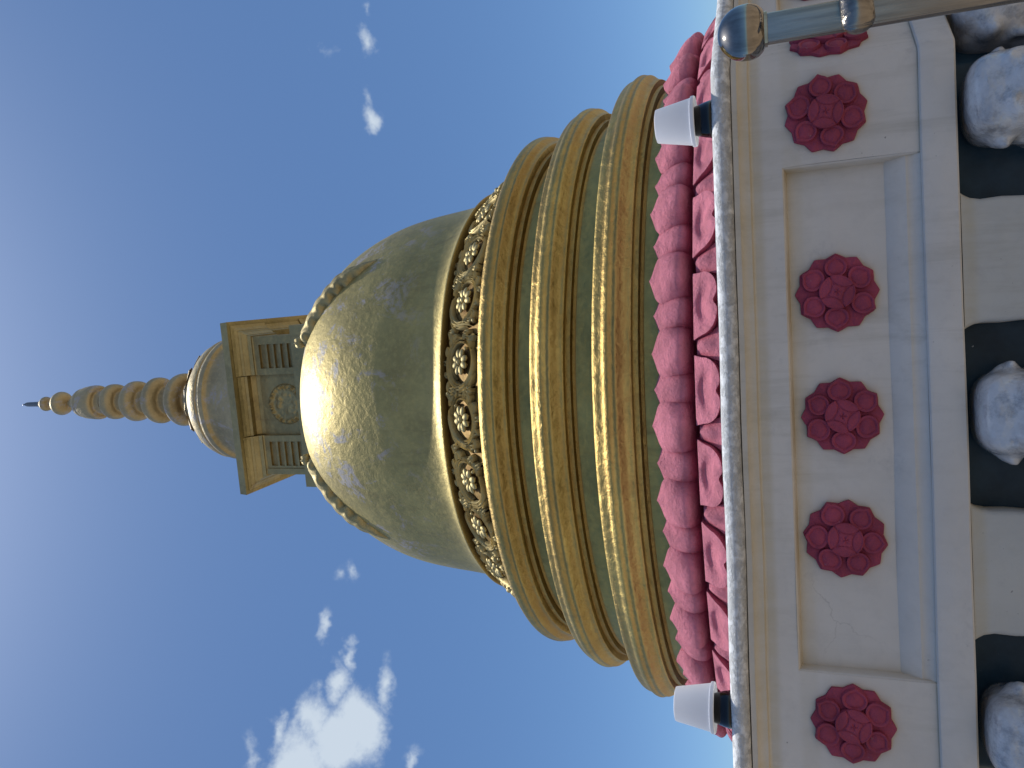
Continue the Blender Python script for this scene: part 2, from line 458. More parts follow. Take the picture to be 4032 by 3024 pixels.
fl_me = flower_mesh(); sc_a = scroll_mesh(False); sc_b = scroll_mesh(True)
for me in (fl_me, sc_a, sc_b): me.materials.append(M_carve)
sc_first = {}
fl_first = None
for k in range(NU):
    pair, odd = divmod(k, 2)
    az = radians(270.6 + pair*(360/14) + (6.0 if odd else -6.0))
    out = Vector((cos(az), sin(az), 0)); along = Vector((-sin(az), cos(az), 0))
    down = (out*slope.x + Vector((0, 0, slope.z))).normalized()
    nrm = along.cross(-down).normalized()
    rm = (FT[0]+FB[0])/2; zm = (FT[1]+FB[1])/2
    c = Vector((AX, AY, EYE)) + out*(rm-.004) + Vector((0, 0, zm))
    B = Matrix((along, -down, nrm)).transposed().to_4x4()
    M = Matrix.Translation(c) @ B
    me = sc_a if odd else sc_b
    if me not in sc_first:
        o = bpy.data.objects.new('scroll', me); place(o, frieze, M); sc_first[me] = o
    else: copy_to(sc_first[me], frieze, M)
    rot = Matrix.Rotation(random.uniform(-.12, .12), 4, 'Z')
    if fl_first is None:
        fl_first = bpy.data.objects.new('flower', fl_me); place(fl_first, frieze, M@rot)
    else: copy_to(fl_first, frieze, M@rot)

# carved acanthus leaves lying on the shoulder of the dome
def dome_pt(az, z, h=0.0):
    r = dome_r(z); e = .01
    dr = (dome_r(z+e)-dome_r(z-e))/(2*e)
    n = Vector((1, 0, -dr)).normalized()
    return Vector((AX+(r+n.x*h)*cos(az), AY+(r+n.x*h)*sin(az), z+n.z*h))
def dome_leaf(path, width, side):
    mb = MB(); C = catmull(path, 26); rows = []
    L = len(C)
    NS = 20; NL = 8.0
    for i, (a, z) in enumerate(C):
        t = i/(L-1)
        a2, z2 = C[min(i+1, L-1)]; a1, z1 = C[max(i-1, 0)]
        p = dome_pt(radians(a), z)
        tg = (dome_pt(radians(a2), z2)-dome_pt(radians(a1), z1)).normalized()
        nn = (dome_pt(radians(a), z, .1)-p).normalized()
        sd = tg.cross(nn).normalized()*side
        env = smooth(0, .40, t)*(1-.75*smooth(.90, 1, t))
        body = smooth(.0, .12, t)
        row = []
        for j in range(NS+1):
            s_ = j/NS*2-1
            ph = t*NL*2*pi + abs(s_)*4.2
            w = width*(.14+.86*env)*(1+.24*sin(t*NL*2*pi+4.2)*abs(s_)**2*env)
            x = s_*w*.5
            hh = (.008+.034*env)*(1-abs(s_)**3.5)*body + .010*env*(abs(sin(ph/2))*2-1.2)*(abs(s_)**.8)*(1-s_**10)
            hh = max(hh, 0) - .012*abs(s_)**8
            # laid over a curved surface: stay on the dome at the side point
            q = p + sd*x
            az_ = atan2(q.y-AY, q.x-AX)
            q = dome_pt(az_, q.z, hh)
            row.append(q)
        rows.append(row)
    mb.grid(rows, flip=(side < 0))
    # rounded bud at the head
    a, z = C[-1]; c = dome_pt(radians(a), z, .03)
    mb.sphere(c, .034, .034, .032, 14, 10, fn=lambda d: 1+.18*sin(6*atan2(d.y, d.x)))
    return mb
for pth, sd in (([(-45.5, 2.14), (-47.5, 2.25), (-50, 2.38), (-54, 2.48), (-60, 2.58), (-66, 2.67)], 1),
                ([(-140.5, 2.14), (-137.5, 2.25), (-134, 2.38), (-130, 2.48), (-124, 2.58), (-118, 2.67)], -1)):
    pts = pth
    part('shoulder_leaf', dome_leaf(pts, .135, sd), M_carve, stupa)

# harmika: the square box with its stepped cornice
HR = radians(-7.25)
def hxf(mb, face=0):
    """local frame: x along the front, y outward (towards the viewer is +y here), z up"""
    ca, sa = cos(HR), sin(HR)
    q = face*pi/2
    def f(x, y, z):
        X, Y = x, -y
        X, Y = X*cos(q)-Y*sin(q), X*sin(q)+Y*cos(q)
        return (AX+X*ca-Y*sa, AY+X*sa+Y*ca, z)
    return mb.tf(f)
def sq_lathe(prof):
    mb = MB(); rows = []
    for h, z in prof: rows.append([(-h, -h, z), (h, -h, z), (h, h, z), (-h, h, z)])
    mb.grid(rows, close=True, flip=True, cap0=True, cap1=True); return mb
def fix(mb):   # flip winding after the mirror in hxf
    mb.f = [f[::-1] for f in mb.f]; return mb
harm = part('harmika', fix(hxf(sq_lathe([(.415, 3.215), (.415, 2.80)]))), M_harm, stupa, sm=False)
part('harmika_base', fix(hxf(sq_lathe([(.45, 2.882), (.512, 2.878), (.515, 2.62)]))), M_harm, stupa, sm=False)
mb = sq_lathe([(.545, 3.362), (.556, 3.357), (.560, 3.305), (.540, 3.302), (.44, 3.300)])
part('top_slab', fix(hxf(mb)), M_harm, stupa, sm=False)
# stepped cornice breaking forward over the two pilasters of every face
cor_o = MB(); pil_list = []
steps = [(.535, .515, 3.300, 3.290), (.515, .500, 3.290, 3.277), (.497, .489, 3.277, 3.262), (.487, .468, 3.262, 3.236), (.466, .460, 3.236, 3.212), (.452, .448, 3.212, 3.203)]
for face in range(4):
    mb = MB()
    for (a, b, z1, z0) in steps:
        # centre bay (set back) and two forward blocks; mitred at the corners
        for x0, x1, back, cl, cr in ((-1, -.19, 0, True, False), (-.185, .203, .045, False, False), (.208, 1, 0, False, True)):
            if z1 > 3.275: back = 0 if x0 in (-1, .208) else .012
            def pt(x, d, z, cl=cl, cr=cr):
                return (x, d, z)
            ya, yb = a-back, b-back
            xl_a = -a if cl else x0; xl_b = -b if cl else x0
            xr_a = a if cr else x1; xr_b = b if cr else x1
            vs = [(xl_a, ya, z1), (xr_a, ya, z1), (xr_b, yb, z0), (xl_b, yb, z0),
                  (xl_a if not cl else -.40, .40, z1), (xr_a if not cr else .40, .40, z1), (xr_b if not cr else .40, .40, z0), (xl_b if not cl else -.40, .40, z0)]
            mb.add(vs, [(0, 1, 2, 3), (3, 2, 6, 7), (1, 5, 6, 2), (4, 0, 3, 7), (0, 4, 5, 1)])
    fix(hxf(mb, face)); part('stepped_cornice', mb, M_harm, harm, sm=False)
    for x0, x1 in ((-.445, -.192), (.205, .455)):
        # pilaster slab with five louvre slots left open
        mb = MB(); y1, yb = .447, .430
        sx0, sx1 = ((-.392, -.232) if x0 < 0 else (.246, .400))
        ztop, zbot = 3.204, 2.880
        zs = [2.918+i*.0505 for i in range(6)]
        mb.box(x0, sx0, .41, y1, zbot, ztop); mb.box(sx1, x1, .41, y1, zbot, ztop); mb.box(sx0-.002, sx1+.002, .41, yb, zbot+.001, ztop-.001)
        mb.box(sx0, sx1, yb, y1, zs[5], ztop); mb.box(sx0, sx1, yb, y1, zbot, zs[0]-.012)
        for i in range(5):
            mb.box(sx0, sx1, yb, y1-.001, zs[i]-.012, zs[i]+.002) if i else None
            # sloped louvre in each slot
            z0, z1 = zs[i]+.002, zs[i+1]-.0125
            mb.add([(sx0, yb+.012, z0), (sx1, yb+.012, z0), (sx1, yb+.003, z1), (sx0, yb+.003, z1)], [(0, 1, 2, 3)])
        fix(hxf(mb, face)); part('louvred_pilaster', mb, M_harm, harm, sm=False)
    # wreath roundel with curled relief
    mb = MB(); rows = []
    nR, nA = 26, 96
    for i in range(nR+1):
        r = .134*i/nR; row = []
        for j in range(nA):
            a = 2*pi*j/nA
            h = .004
            h += .017*exp(-((r-.112)/.013)**2)*(1+.45*sin(a*22+sin(a*7)))
            def bl(cx, cy, s_, k): 
                d = (r*cos(a)-cx)**2+(r*sin(a)-cy)**2; return k*exp(-d/(s_*s_))
            for cx, cy, s_, k in ((.035, .045, .020, .017), (-.010, .055, .016, .014), (.010, .030, .012, -.006), (-.045, -.020, .02, .014), (-.055, -.055, .018, .012), (-.025, -.070, .018, .012), (.012, -.062, .014, .010), (.060, .010, .013, .012), (.055, -.030, .010, .008)):
                h += bl(cx, cy, s_, k)
            h += .003*nz(r*cos(a), r*sin(a), face, 60)
            if i == nR: h = -.002
            row.append((.008+r*cos(a), .4155+h, 3.028+r*sin(a)))
        rows.append(row)
    mb.grid(rows, close=True, flip=True)
    fix(hxf(mb, face)); part('wreath_roundel', mb, M_harm, harm)

# parasol cap above the slab
prof = [(.10, 4.02), (.20, 4.015), (.235, 3.985), (.25, 3.955), (.30, 3.92), (.36, 3.88), (.405, 3.83), (.430, 3.775), (.432, 3.755), (.425, 3.745), (.435, 3.735), (.442, 3.71), (.438, 3.685), (.42, 3.672),
        (.415, 3.66), (.418, 3.62), (.425, 3.56), (.44, 3.50), (.455, 3.45), (.46, 3.42), (.45, 3.40), (.40, 3.355)]
mb = MB(); mb.lathe(prof, 96, AX, AY, wob=.006, ws=4)
cap = part('parasol_cap', mb, M_spire, stupa, angle=35)
# overlapping petal tongues round the cap
mbp = MB(); rows = []
for i in range(9):
    v = i/8; w = .062*(1-.25*v)*sqrt(max(0.0, 1-max(0, (v-.55)/.45)**2.2)) if v < 1 else .004
    row = []
    for j in range(7):
        s_ = j/3-1
        row.append((s_*w, .012+.010*(1-s_*s_)*(1-v*.3), -v*.17))
    rows.append(row)
mbp.grid(rows)
pet_me = mbp.mesh('cap_petal'); pet_me.materials.append(M_spire)
pf = None
for k in range(16):
    az = 2*pi*(k+.5)/16
    out = Vector((cos(az), sin(az), 0)); al = Vector((-sin(az), cos(az), 0))
    d = (out*.21+Vector((0, 0, -.17))).normalized()      # direction down the slope
    n = al.cross(-d).normalized()
    if n.z < 0: n = -n
    B = Matrix((al, n, -d)).transposed().to_4x4()
    M = Matrix.Translation(Vector((AX, AY, EYE))+out*.229+Vector((0, 0, 3.990))) @ B
    if pf is None: pf = bpy.data.objects.new('cap_petal', pet_me); place(pf, cap, M)
    else: copy_to(pf, cap, M)
# collar and the stack of diminishing discs
mb = MB(); mb.lathe([(.10, 4.085), (.175, 4.080), (.190, 4.062), (.190, 4.040), (.17, 4.025), (.15, 4.005), (.15, 3.97)], 64, AX, AY)
part('spire_collar', mb, M_spire, stupa)
for r, z in ((.196, 4.215), (.174, 4.448), (.153, 4.675), (.136, 4.890)):
    nk = r*.56
    prof = catmull([(nk-.01, z+.118), (nk, z+.072), (r*.80, z+.058), (r*.965, z+.036), (r, z+.006), (r*.965, z-.024), (r*.80, z-.047), (nk+.004, z-.058), (nk, z-.105), (nk, z-.13)], 5)
    mb = MB(); mb.lathe(prof, 72, AX, AY, wob=.005, ws=6); part('spire_disc', mb, M_spire, stupa, angle=60)
prof = catmull([(.030, 5.36), (.045, 5.33), (.085, 5.27), (.112, 5.225), (.118, 5.19), (.125, 5.175), (.133, 5.11), (.132, 5.06), (.118, 5.04), (.09, 5.03), (.088, 4.98)], 5)
mb = MB(); mb.lathe(prof, 72, AX, AY, wob=.004, ws=8); part('spire_bell', mb, M_spire, stupa, angle=60)
for cz_, rr, hz in ((5.455, .094, .072), (5.625, .058, .044)):
    prof = [(max(.02, rr*sqrt(max(0, 1-t*t))), cz_+hz*t) for t in [1-2*i/16 for i in range(17)]]
    prof = [(.022, cz_+hz+.03)]+prof+[(.024, cz_-hz-.03)]
    mb = MB(); mb.lathe(prof, 48, AX, AY); part('spire_bulb', mb, M_spire, stupa)
mb = MB(); mb.lathe([(.002, 5.885), (.006, 5.875), (.005, 5.86), (.012, 5.852), (.010, 5.84), (.017, 5.835), (.019, 5.80), (.021, 5.66)], 24, AX, AY)
part('spire_tip', mb, M_steel, stupa)

# lotus base
mb = MB(); mb.lathe([(1.55, .452), (1.642, .449), (1.648, .444), (1.650, .38), (1.60, .37)], 256, AX, AY, wob=.005, cap=False)
part('white_base_ring', mb, M_rim if False else simple('white_gloss_paint', (.95, .94, .91), .5, var=.02), stupa)
mb = MB(); mb.lathe([(1.60, .385), (1.735, .375), (1.765, .36), (1.775, .30), (1.78, .288), (1.86, .282), (1.885, .255), (1.905, .21), (1.93, .185), (1.93, .166)], 256, AX, AY, wob=.008, ws=3, cap=False)
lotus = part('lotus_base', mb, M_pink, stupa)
def petal(prof, wid, depth, seed, tipcurl=0.0):
    mb = MB(); rows = []; NV, NS = 22, 16
    for i in range(NV+1):
        v = i/NV
        o_, z_ = lerp_table(prof, v); w, = lerp_table(wid, v); dp, = lerp_table(depth, v)
        row = []
        for j in range(NS+1):
            s_ = j/NS*2-1
            x = s_*w
            oo = o_ - dp*(abs(s_)**2.25) + .006*nz(x*14+seed, z_*14, seed*3)
            # folded keel near the tip
            oo -= .010*smooth(.72, .95, v)*abs(s_)
            zz = z_ + .010*abs(s_)**2*smooth(.3, .7, v)*(1-smooth(.8, 1, v))
            row.append((x, oo, zz))
        rows.append(row)
    mb.grid(rows)
    # a thin back so that the edge reads as a thickness
    back = [[(x*.96, o-.022, z-.004) for (x, o, z) in r] for r in rows]
    n = len(rows[0])
    edge_l = [[r[0] for r in rows], [b[0] for b in back]]; edge_r = [[b[-1] for b in back], [r[-1] for r in rows]]
    mb.grid(edge_l); mb.grid(edge_r)
    return mb
PP = catmull([(0, -.020, 0), (.10, .035, .006), (.25, .088, .026), (.38, .116, .050), (.54, .108, .080), (.72, .076, .112), (.87, .032, .144), (1, .004, .172)], 4)
PW = catmull([(0, .094), (.2, .103), (.4, .108), (.6, .106), (.755, .094), (.86, .069), (.93, .038), (.97, .017), (1, .001)], 4)
PD = [(0, .060), (.3, .112), (.5, .108), (.7, .072), (.85, .034), (1, .002)]
big = petal(PP, PW, PD, 1.3).mesh('petal', True, 60)
small_p = petal([(v, o*.66-.012, z) for v, o, z in PP], [(v, w*.92) for v, w in PW], [(v, d*.7) for v, d in PD], 5.1).mesh('petal', True, 60)
# lower row: downward tongue with a two-lobed hem and a hollow
def lower_mesh():
    mb = MB(); rows = []; NV, NS = 30, 44
    def hem(s_):                      # length of the tongue across its width
        a = abs(s_)
        return .012 + (.074 - .015*exp(-(s_/.16)**2))*max(0.0, 1-a**3.4)**.5
    for i in range(NV+1):
        v = i/NV; row = []
        for j in range(NS+1):
            s_ = j/NS*2-1; L = hem(s_)
            d = v*L                    # distance down
            x = s_*(.122-.006*v)
            o_ = .006 + 1.05*d + .012*sin(min(1, d/.085)*pi)
            # hollow bean inside a raised rim
            hs = s_/.62; hv = (d-.036+.007*cos(s_*pi*1.5))/.019
            hol = exp(-(hs*hs)**1.6-(hv*hv)**1.2)
            o_ -= .030*hol
            z_ = -d*.98 + .006*(1-v)
            o_ += .010*exp(-((abs(s_)-.45)/.35)**2)*smooth(.5, 1, v)
            o_ += .003*nz(x*16, d*16, 2.2)
            row.append((x, o_, z_))
        rows.append(row)
    mb.grid(rows, flip=True)
    # thick hem
    outer = [r[0] for r in rows][::1] + rows[-1][1:-1] + [r[-1] for r in rows][::-1]
    inner = [(x*.95, o-.070, z-.006) for k, (x, o, z) in enumerate(outer)]
    mb.grid([outer, inner], flip=True)
    return mb
low_me = lower_mesh().mesh('petal', True, 55)
def ridge_mesh():
    mb = MB(); rows = []
    for i in range(13):
        v = i/12; d = v*.125; row = []
        for j in range(9):
            s_ = j/4-1
            x = s_*(.028+.055*v**1.2)
            row.append((x, .004+.80*d+.030*(1-abs(s_))**1.1*(.6+.4*sin(v*pi*2.4)), -d*.98-.004*v))
        rows.append(row)
    mb.grid(rows, flip=True); return mb
rid_me = ridge_mesh().mesh('petal', True, 60)
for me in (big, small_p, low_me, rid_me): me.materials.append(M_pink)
first = {}
def put_petal(me, az, r, z, rx=0.0, sc=1.0):
    out = Vector((cos(az), sin(az), 0)); al = Vector((-sin(az), cos(az), 0))
    B = Matrix((al, out, Vector((0, 0, 1)))).transposed().to_4x4()
    M = Matrix.Translation(Vector((AX, AY, EYE))+out*r+Vector((0, 0, z))) @ B @ Matrix.Rotation(rx, 4, 'Z') @ Matrix.Diagonal((sc, 1, sc, 1))
    if me not in first: o = bpy.data.objects.new('petal', me); place(o, lotus, M); first[me] = o
    else: copy_to(first[me], lotus, M)
    return M
for k in range(-12, 13):
    az = radians(274.4 + 9*k)
    put_petal(big, az+random.uniform(-.004, .004), 1.762+random.uniform(-.003, .003), .290, random.uniform(-.03, .03), random.uniform(.97, 1.02))
    put_petal(small_p, az+radians(4.5), 1.762, .286, random.uniform(-.03, .03), random.uniform(.96, 1.0))
    put_petal(low_me, az+radians(4.5)+random.uniform(-.003, .003), 1.868, .286, 0, random.uniform(.97, 1.02))
    put_petal(rid_me, az, 1.868, .280)

# ------------------------------------------------------------------ octagonal pedestal
CX, FY = -.120, 2.20
AP = 2.27; CY = FY+AP; T8 = tan(pi/8); RC = .025
HP = .678                                             # half width of the sunk panel on every face
ped = empty('pedestal', (CX, CY, 0))
tag(ped, 'weathered white octagonal pedestal with sunk panels and crimson lotus rosettes under the golden stupa', 'pedestal')
def face_pt(k, s_, o_, z):
    """k-th face (0 looks at the camera), s_ to its right, o_ outward of the frieze plane"""
    a = k*pi/4
    x, y = s_, -(AP+o_)
    return (CX + x*cos(a)-y*sin(a), CY + x*sin(a)+y*cos(a), z)
def perim(o_, z, extra=(), nseg=14, wob=0.0):
    pts = []
    for k in range(8):
        L = (AP+o_-RC)*T8
        ss = sorted(set([-L + 2*L*i/nseg for i in range(nseg+1)]))
        for s_ in ss: pts.append(face_pt(k, s_, o_, z))
        a0 = k*pi/4
        vx, vy, _ = face_pt(k, L, o_-RC, z)
        for j in range(1, 4):
            a = a0 - pi/2 + (pi/4)*j/4
            pts.append((vx+RC*cos(a), vy+RC*sin(a), z))
    if wob:
        pts = [(x+wob*nz(x, y, z, 3), y+wob*nz(x+5, y, z, 3), z_+wob*.8*nz(x, y+7, z*2, 2.5)) for x, y, z_ in pts]
    return pts
def oct_lathe(prof, wob=.004, cap0=False, cap1=False):
    mb = MB(); mb.grid([perim(o_, z, wob=wob) for o_, z in prof], close=True, flip=True, cap0=cap0, cap1=cap1); return mb
# top slab with bull-nosed rim
bn = [(-.30, .166), (-.06, .1655), (0.0, .1655), (.022, .1652)]
for i in range(9):
    a = pi/2 - pi*i/8
    bn.append((.022+.028*cos(a), .1395+.0256*sin(a)))
bn += [(.006, .113)]
part('rounded_rim', oct_lathe(bn, .005, cap0=True), M_rim, ped, angle=60)
part('cornice', oct_lathe([(.012, .1135), (.028, .112), (.028, .098), (.020, .094), (.012, .082), (.010, .071), (.002, .067), (.0, .062), (-.02, .060)], .003), M_white, ped, angle=35)
# frieze wall with a sunk panel in every face
mb = MB()
for k in range(8):
    L = (AP-RC)*T8
    cols = [-L, -HP-.12, -HP] + [-HP+2*HP*i/12 for i in range(1, 12)] + [HP, HP+.12, L]
    zr = [.0635, .03, -.012, -.10, -.20, -.28, -.3445]
    # outer face
    def P(s_, o_, z):
        x, y, z2 = face_pt(k, s_, o_, z)
        w = .004
        return (x+w*nz(x, y, z, 3), y+w*nz(x+5, y, z, 3), z2)
    for i in range(len(cols)-1):
        for j in range(len(zr)-1):
            inside = cols[i] >= -HP-1e-6 and cols[i+1] <= HP+1e-6 and zr[j] <= -.012+1e-6
            if inside: continue
            q = [P(cols[i], 0, zr[j+1]), P(cols[i+1], 0, zr[j+1]), P(cols[i+1], 0, zr[j]), P(cols[i], 0, zr[j])]
            mb.add(q, [(0, 1, 2, 3)])
    # corner arc
    vx, vy, _ = face_pt(k, L, -RC, 0)
    rows = []
    for z in zr:
        row = [P(L, 0, z)]
        for j in range(1, 4):
            a = k*pi/4 - pi/2 + (pi/4)*j/4
            row.append((vx+RC*cos(a), vy+RC*sin(a), z))
        kk = (k+1) % 8
        x, y, z2 = face_pt(kk, -L, 0, z); w = .004
        row.append((x+w*nz(x, y, z, 3), y+w*nz(x+5, y, z, 3), z2))
        rows.append(row)
    mb.grid(rows, flip=True)
    D = -.030; ch = .006
    # chamfered returns and back of the panel
    ring0 = [(-HP, -.3445), (-HP, -.012), (HP, -.012), (HP, -.3445)]
    def rr(t, o_): return [P(x+(t if x < 0 else -t), o_, z-(t if z > -.1 else 0)) for x, z in ring0]
    r0, r1, r2 = rr(0, 0), rr(.004, -.005), rr(.011, D)
    for A_, B_ in ((r0, r1), (r1, r2)):
        for i in range(3): mb.add([A_[i], A_[i+1], B_[i+1], B_[i]], [(0, 1, 2, 3)])
    mb.add(r2, [(0, 3, 2, 1)])
    # weathered sill inside the panel: slope, small step, hollow
    sill = [(-.031, -.262), (-.026, -.268), (-.012, -.303), (-.009, -.311), (-.0105, -.316), (-.009, -.328), (-.003, -.340), (.001, -.3445)]
    mb.grid([[P(-HP+.004+(2*HP-.008)*i/14, o_, z) for i in range(15)] for o_, z in sill], flip=True)
part('frieze_wall', mb, M_white, ped, angle=30)
# sloping ledge and plain band under the frieze
part('plain_band', oct_lathe([(-.02, -.3435), (.006, -.3440), (.011, -.3475), (.0135, -.355), (.014, -.405), (.0135, -.424), (.010, -.4285), (-.01, -.4305), (-.08, -.4315)], .004), M_white, ped, angle=30)
# navy niche back, piers, and the dado below
part('niche_back', oct_lathe([(-.075, -.42), (-.075, -.70), (-.075, -1.12)], .010), M_navy, ped)
def pier_mesh():
    mb = MB(); rows_f = []; rows = []
    zs = [-.430, -.434, -.440, -.452, -.475, -.52, -.60, -.75, -.95, -1.12]
    for z in zs:
        c = max(0, 1-((-.426-z)/.05)) ; e = .014*c*c
        x0, x1 = .236-.018*(1-smooth(-.426-.20, -.426, z))*0-e*1.4, .545+e*1.4
        x0 += .016*nz(0, z, 1, 9); x1 += .016*nz(3, z, 1, 9)
        row = [(x0, -.08), (x0, -.006), (x0+.004, .0), (x0+.012, .005), ((x0+x1)/2, .007), (x1-.012, .005), (x1-.004, 0), (x1, -.006), (x1, -.08)]
        rows.append([(x, -o_, z) for x, o_ in row])
    mb.grid(rows); return mb
pm = pier_mesh()
piers = None
pm_me = pm.mesh('niche_pier', True, 40); pm_me.materials.append(M_pier)
pmm = MB(); pmm.v = [(-x, y, z) for x, y, z in pm.v]; pmm.f = [f[::-1] for f in pm.f]
pm_me2 = pmm.mesh('niche_pier', True, 40); pm_me2.materials.append(M_pier)
pfirst = {}
for k in range(8):
    for me in (pm_me, pm_me2):
        Mx = Matrix.Translation(V(CX, CY, EYE)) @ Matrix.Rotation(k*pi/4, 4, 'Z') @ Matrix.Translation(V(0, -AP, 0))
        if me not in pfirst: o = bpy.data.objects.new('niche_pier', me); place(o, ped, Mx); pfirst[me] = o
        else: copy_to(pfirst[me], ped, Mx)
part('plinth_base', oct_lathe([(-.08, -1.118), (.03, -1.12), (.05, -1.13), (.05, -1.20), (.09, -1.22), (.09, -1.32), (.16, -1.33), (.16, -1.50)], .004), M_white, ped, angle=30)

# rosettes
def rosette_backing():
    mb = MB(); rows = []; nR, nA = 12, 144
    for i in range(nR+1):
        t = i/nR; row = []
        for j in range(nA):
            a = 2*pi*j/nA
            # twelve scallops: tips of the six petals and six sepals between them
            ph = abs(((a/(pi/6)) % 1)-.5)*2      # 1 at a tip, 0 in the notch
            R = .107+.011*ph**1.2
            r = R*t
            sep = abs(((a/(pi/3)+.5) % 1)-.5)*2  # along a sepal
            h = .013 - .003*t + .004*(1-abs(ph))*0
            h += .0035*exp(-((1-ph)/.30)**2)*smooth(.6, .9, t)
            if i == nR: h = -.004
            if i == nR-1: r = R*.985; h = .009
            row.append((r*cos(a), -h, r*sin(a)))
        rows.append(row)
    mb.grid(rows, close=True, flip=True); return mb.mesh('rosette', True, 50)
def ros_petal():
    mb = MB(); rows = []; nR, nA = 12, 40
    for i in range(nR+1):
        t = i/nR; row = []
        for j in range(nA):
            a = 2*pi*j/nA
            rx = .0355; rz = .0325
            tip = .007*exp(-((a-pi/2)/.22)**2)
            x = rx*t*cos(a); z = (rz+tip)*t*sin(a)
            h = .0185 + .0030*(1-(t/.62)**2 if t < .62 else 0) + .0030*exp(-((t-.85)/.12)**2) - .0012*exp(-((t-.66)/.06)**2) + .0015*nz(x*40, z*40, 1)
            if i == nR: h = .008
            row.append((x, -h, .0755+z))
        rows.append(row)
    mb.grid(rows, close=True, flip=True); return mb.mesh('rosette_petal', True, 50)
def ros_centre():
    mb = MB(); rows = []; nR, nA = 24, 96
    for i in range(nR+1):
        t = i/nR; r = .052*t; row = []
        for j in range(nA):
            a = 2*pi*j/nA; x = r*cos(a); z = r*sin(a)
            h = .024 + .004*(1-t*t) - .006*smooth(.93, 1, t)
            h += .0035*exp(-((t-.95)/.05)**2)
            # four lens petals on the diagonals: grooves along astroid lines
            X, Z = abs(x)/.052, abs(z)/.052
            g1 = abs(sqrt(X)+sqrt(Z)-1.0)
            h -= .0030*exp(-(g1/.05)**2)
            h -= .0030*exp(-(min(X, Z)/.035)**2)*(1 if max(X, Z) > .45 else 0)
            if t < .24: h += .002*sin(4*a)*exp(-((t-.12)/.08)**2)
            if i == nR: h = .010
            row.append((x, -h, z))
        rows.append(row)
    mb.grid(rows, close=True, flip=True); return mb.mesh('rosette_centre', True, 50)
rb, rp, rc_ = rosette_backing(), ros_petal(), ros_centre()
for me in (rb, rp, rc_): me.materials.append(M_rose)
def make_rosette(k, s_, z, rot, sc=1.0):
    o_ = -.030 if abs(s_) < HP else 0.0
    M = Matrix.Translation(V(CX, CY, EYE)) @ Matrix.Rotation(k*pi/4, 4, 'Z') @ Matrix.Translation(V(s_, -AP-o_+.001, z)) @ Matrix.Rotation(rot, 4, 'Y') @ Matrix.Diagonal((sc, 1, sc, 1))
    r = place(bpy.data.objects.new('rosette', rb), ped, M)
    for i in range(6):
        c = bpy.data.objects.new('rosette_petal', rp)
        place(c, r, M @ Matrix.Rotation(i*pi/3+random.uniform(-.06, .06), 4, 'Y') @ Matrix.Diagonal((random.uniform(.93, 1.08), 1, random.uniform(.96, 1.04), 1)))
    place(bpy.data.objects.new('rosette_centre', rc_), r, M @ Matrix.Rotation(random.uniform(.6, 1.0), 4, 'Y'))
for k in (-1, 0, 1):
    for s_, z, rot in ((-.803, -.142, .55), (-.322, -.139, .12), (.006, -.142, .50), (.335, -.139, .52), (.806, -.124, .35)):
        make_rosette(k, s_, z, rot+(0 if k == 0 else random.uniform(-.3, .3)), random.uniform(.87, .90))

# ------------------------------------------------------------------ elephant statues in the niches
def elephant_mesh():
    """local: x to its right, -y forward, z up, origin under the chest; top of skull at z = .68"""
    mb = MB()
    def blob(c, r, fn=None, nu=28, nv=18): mb.sphere(c, r[0], r[1], r[2], nu, nv, fn)
    # skull with flat broad forehead and two bosses
    blob((0, -.015, .585), (.106, .105, .092), lambda d: (abs(d.x)**3.2+abs(d.y)**3.2+abs(d.z)**3.2)**(-1/3.2))
    blob((-.046, -.055, .625), (.052, .052, .048)); blob((.046, -.055, .625), (.052, .052, .048))
    blob((-.050, -.095, .560), (.040, .040, .045)); blob((.050, -.095, .560), (.040, .040, .045))
    blob((0, -.080, .52), (.085, .080, .10))
    for s_ in (-1, 1):
        mb.sweep([(s_*.020, -.118, .585), (s_*.050, -.125, .592), (s_*.085, -.105, .580)], [.010, .017, .008], 10)
        blob((s_*.062, -.122, .556), (.014, .012, .011), None, 14, 10)
    # ear roots: pointed bumps on either side
    for s_ in (-1, 1):
        mb.sweep([(s_*.07, .0, .60), (s_*.105, -.02, .598), (s_*.132, -.035, .585)], [.045, .030, .008], 12)
        rows = []
        for i in range(9):
            t = i/8; z = .590-.24*t; w = .035+.075*sin(pi*min(1, t*1.05+.05))
            rows.append([(s_*(.075+w*u*.62), .03-.05*u*(1-u)*2-.02*u, z-.02*u) for u in [j/6 for j in range(7)]])
        top = [[(x, y-.010, z) for x, y, z in r] for r in rows]; bot = [[(x, y+.010, z) for x, y, z in r] for r in rows]
        loop = [t_+b_[::-1] for t_, b_ in zip(top, bot)]
        mb.grid(loop, close=True, flip=(s_ < 0), cap0=True, cap1=True)
        mb.sweep([(s_*.045, -.135, .47), (s_*.055, -.175, .44), (s_*.058, -.205, .45)], [.017, .013, .004], 10)
    # trunk
    mb.sweep(catmull([(0, -.12, .53), (0, -.165, .45), (0, -.175, .34), (0, -.165, .22), (0, -.160, .12), (0, -.185, .07), (0, -.215, .09)], 5),
             [.060-.040*i/30 for i in range(31)], 16)
    # neck, chest, legs
    blob((0, .05, .42), (.13, .12, .19)); blob((0, .06, .26), (.14, .11, .14))
    for s_ in (-1, 1):
        mb.sweep([(s_*.085, .0, .30), (s_*.088, -.01, .15), (s_*.09, -.015, .0)], [.060, .052, .062], 16)
    return mb
el_mb = elephant_mesh()
el_me = el_mb.mesh('elephant_statue', True, 180); el_me.materials.append(M_silver)
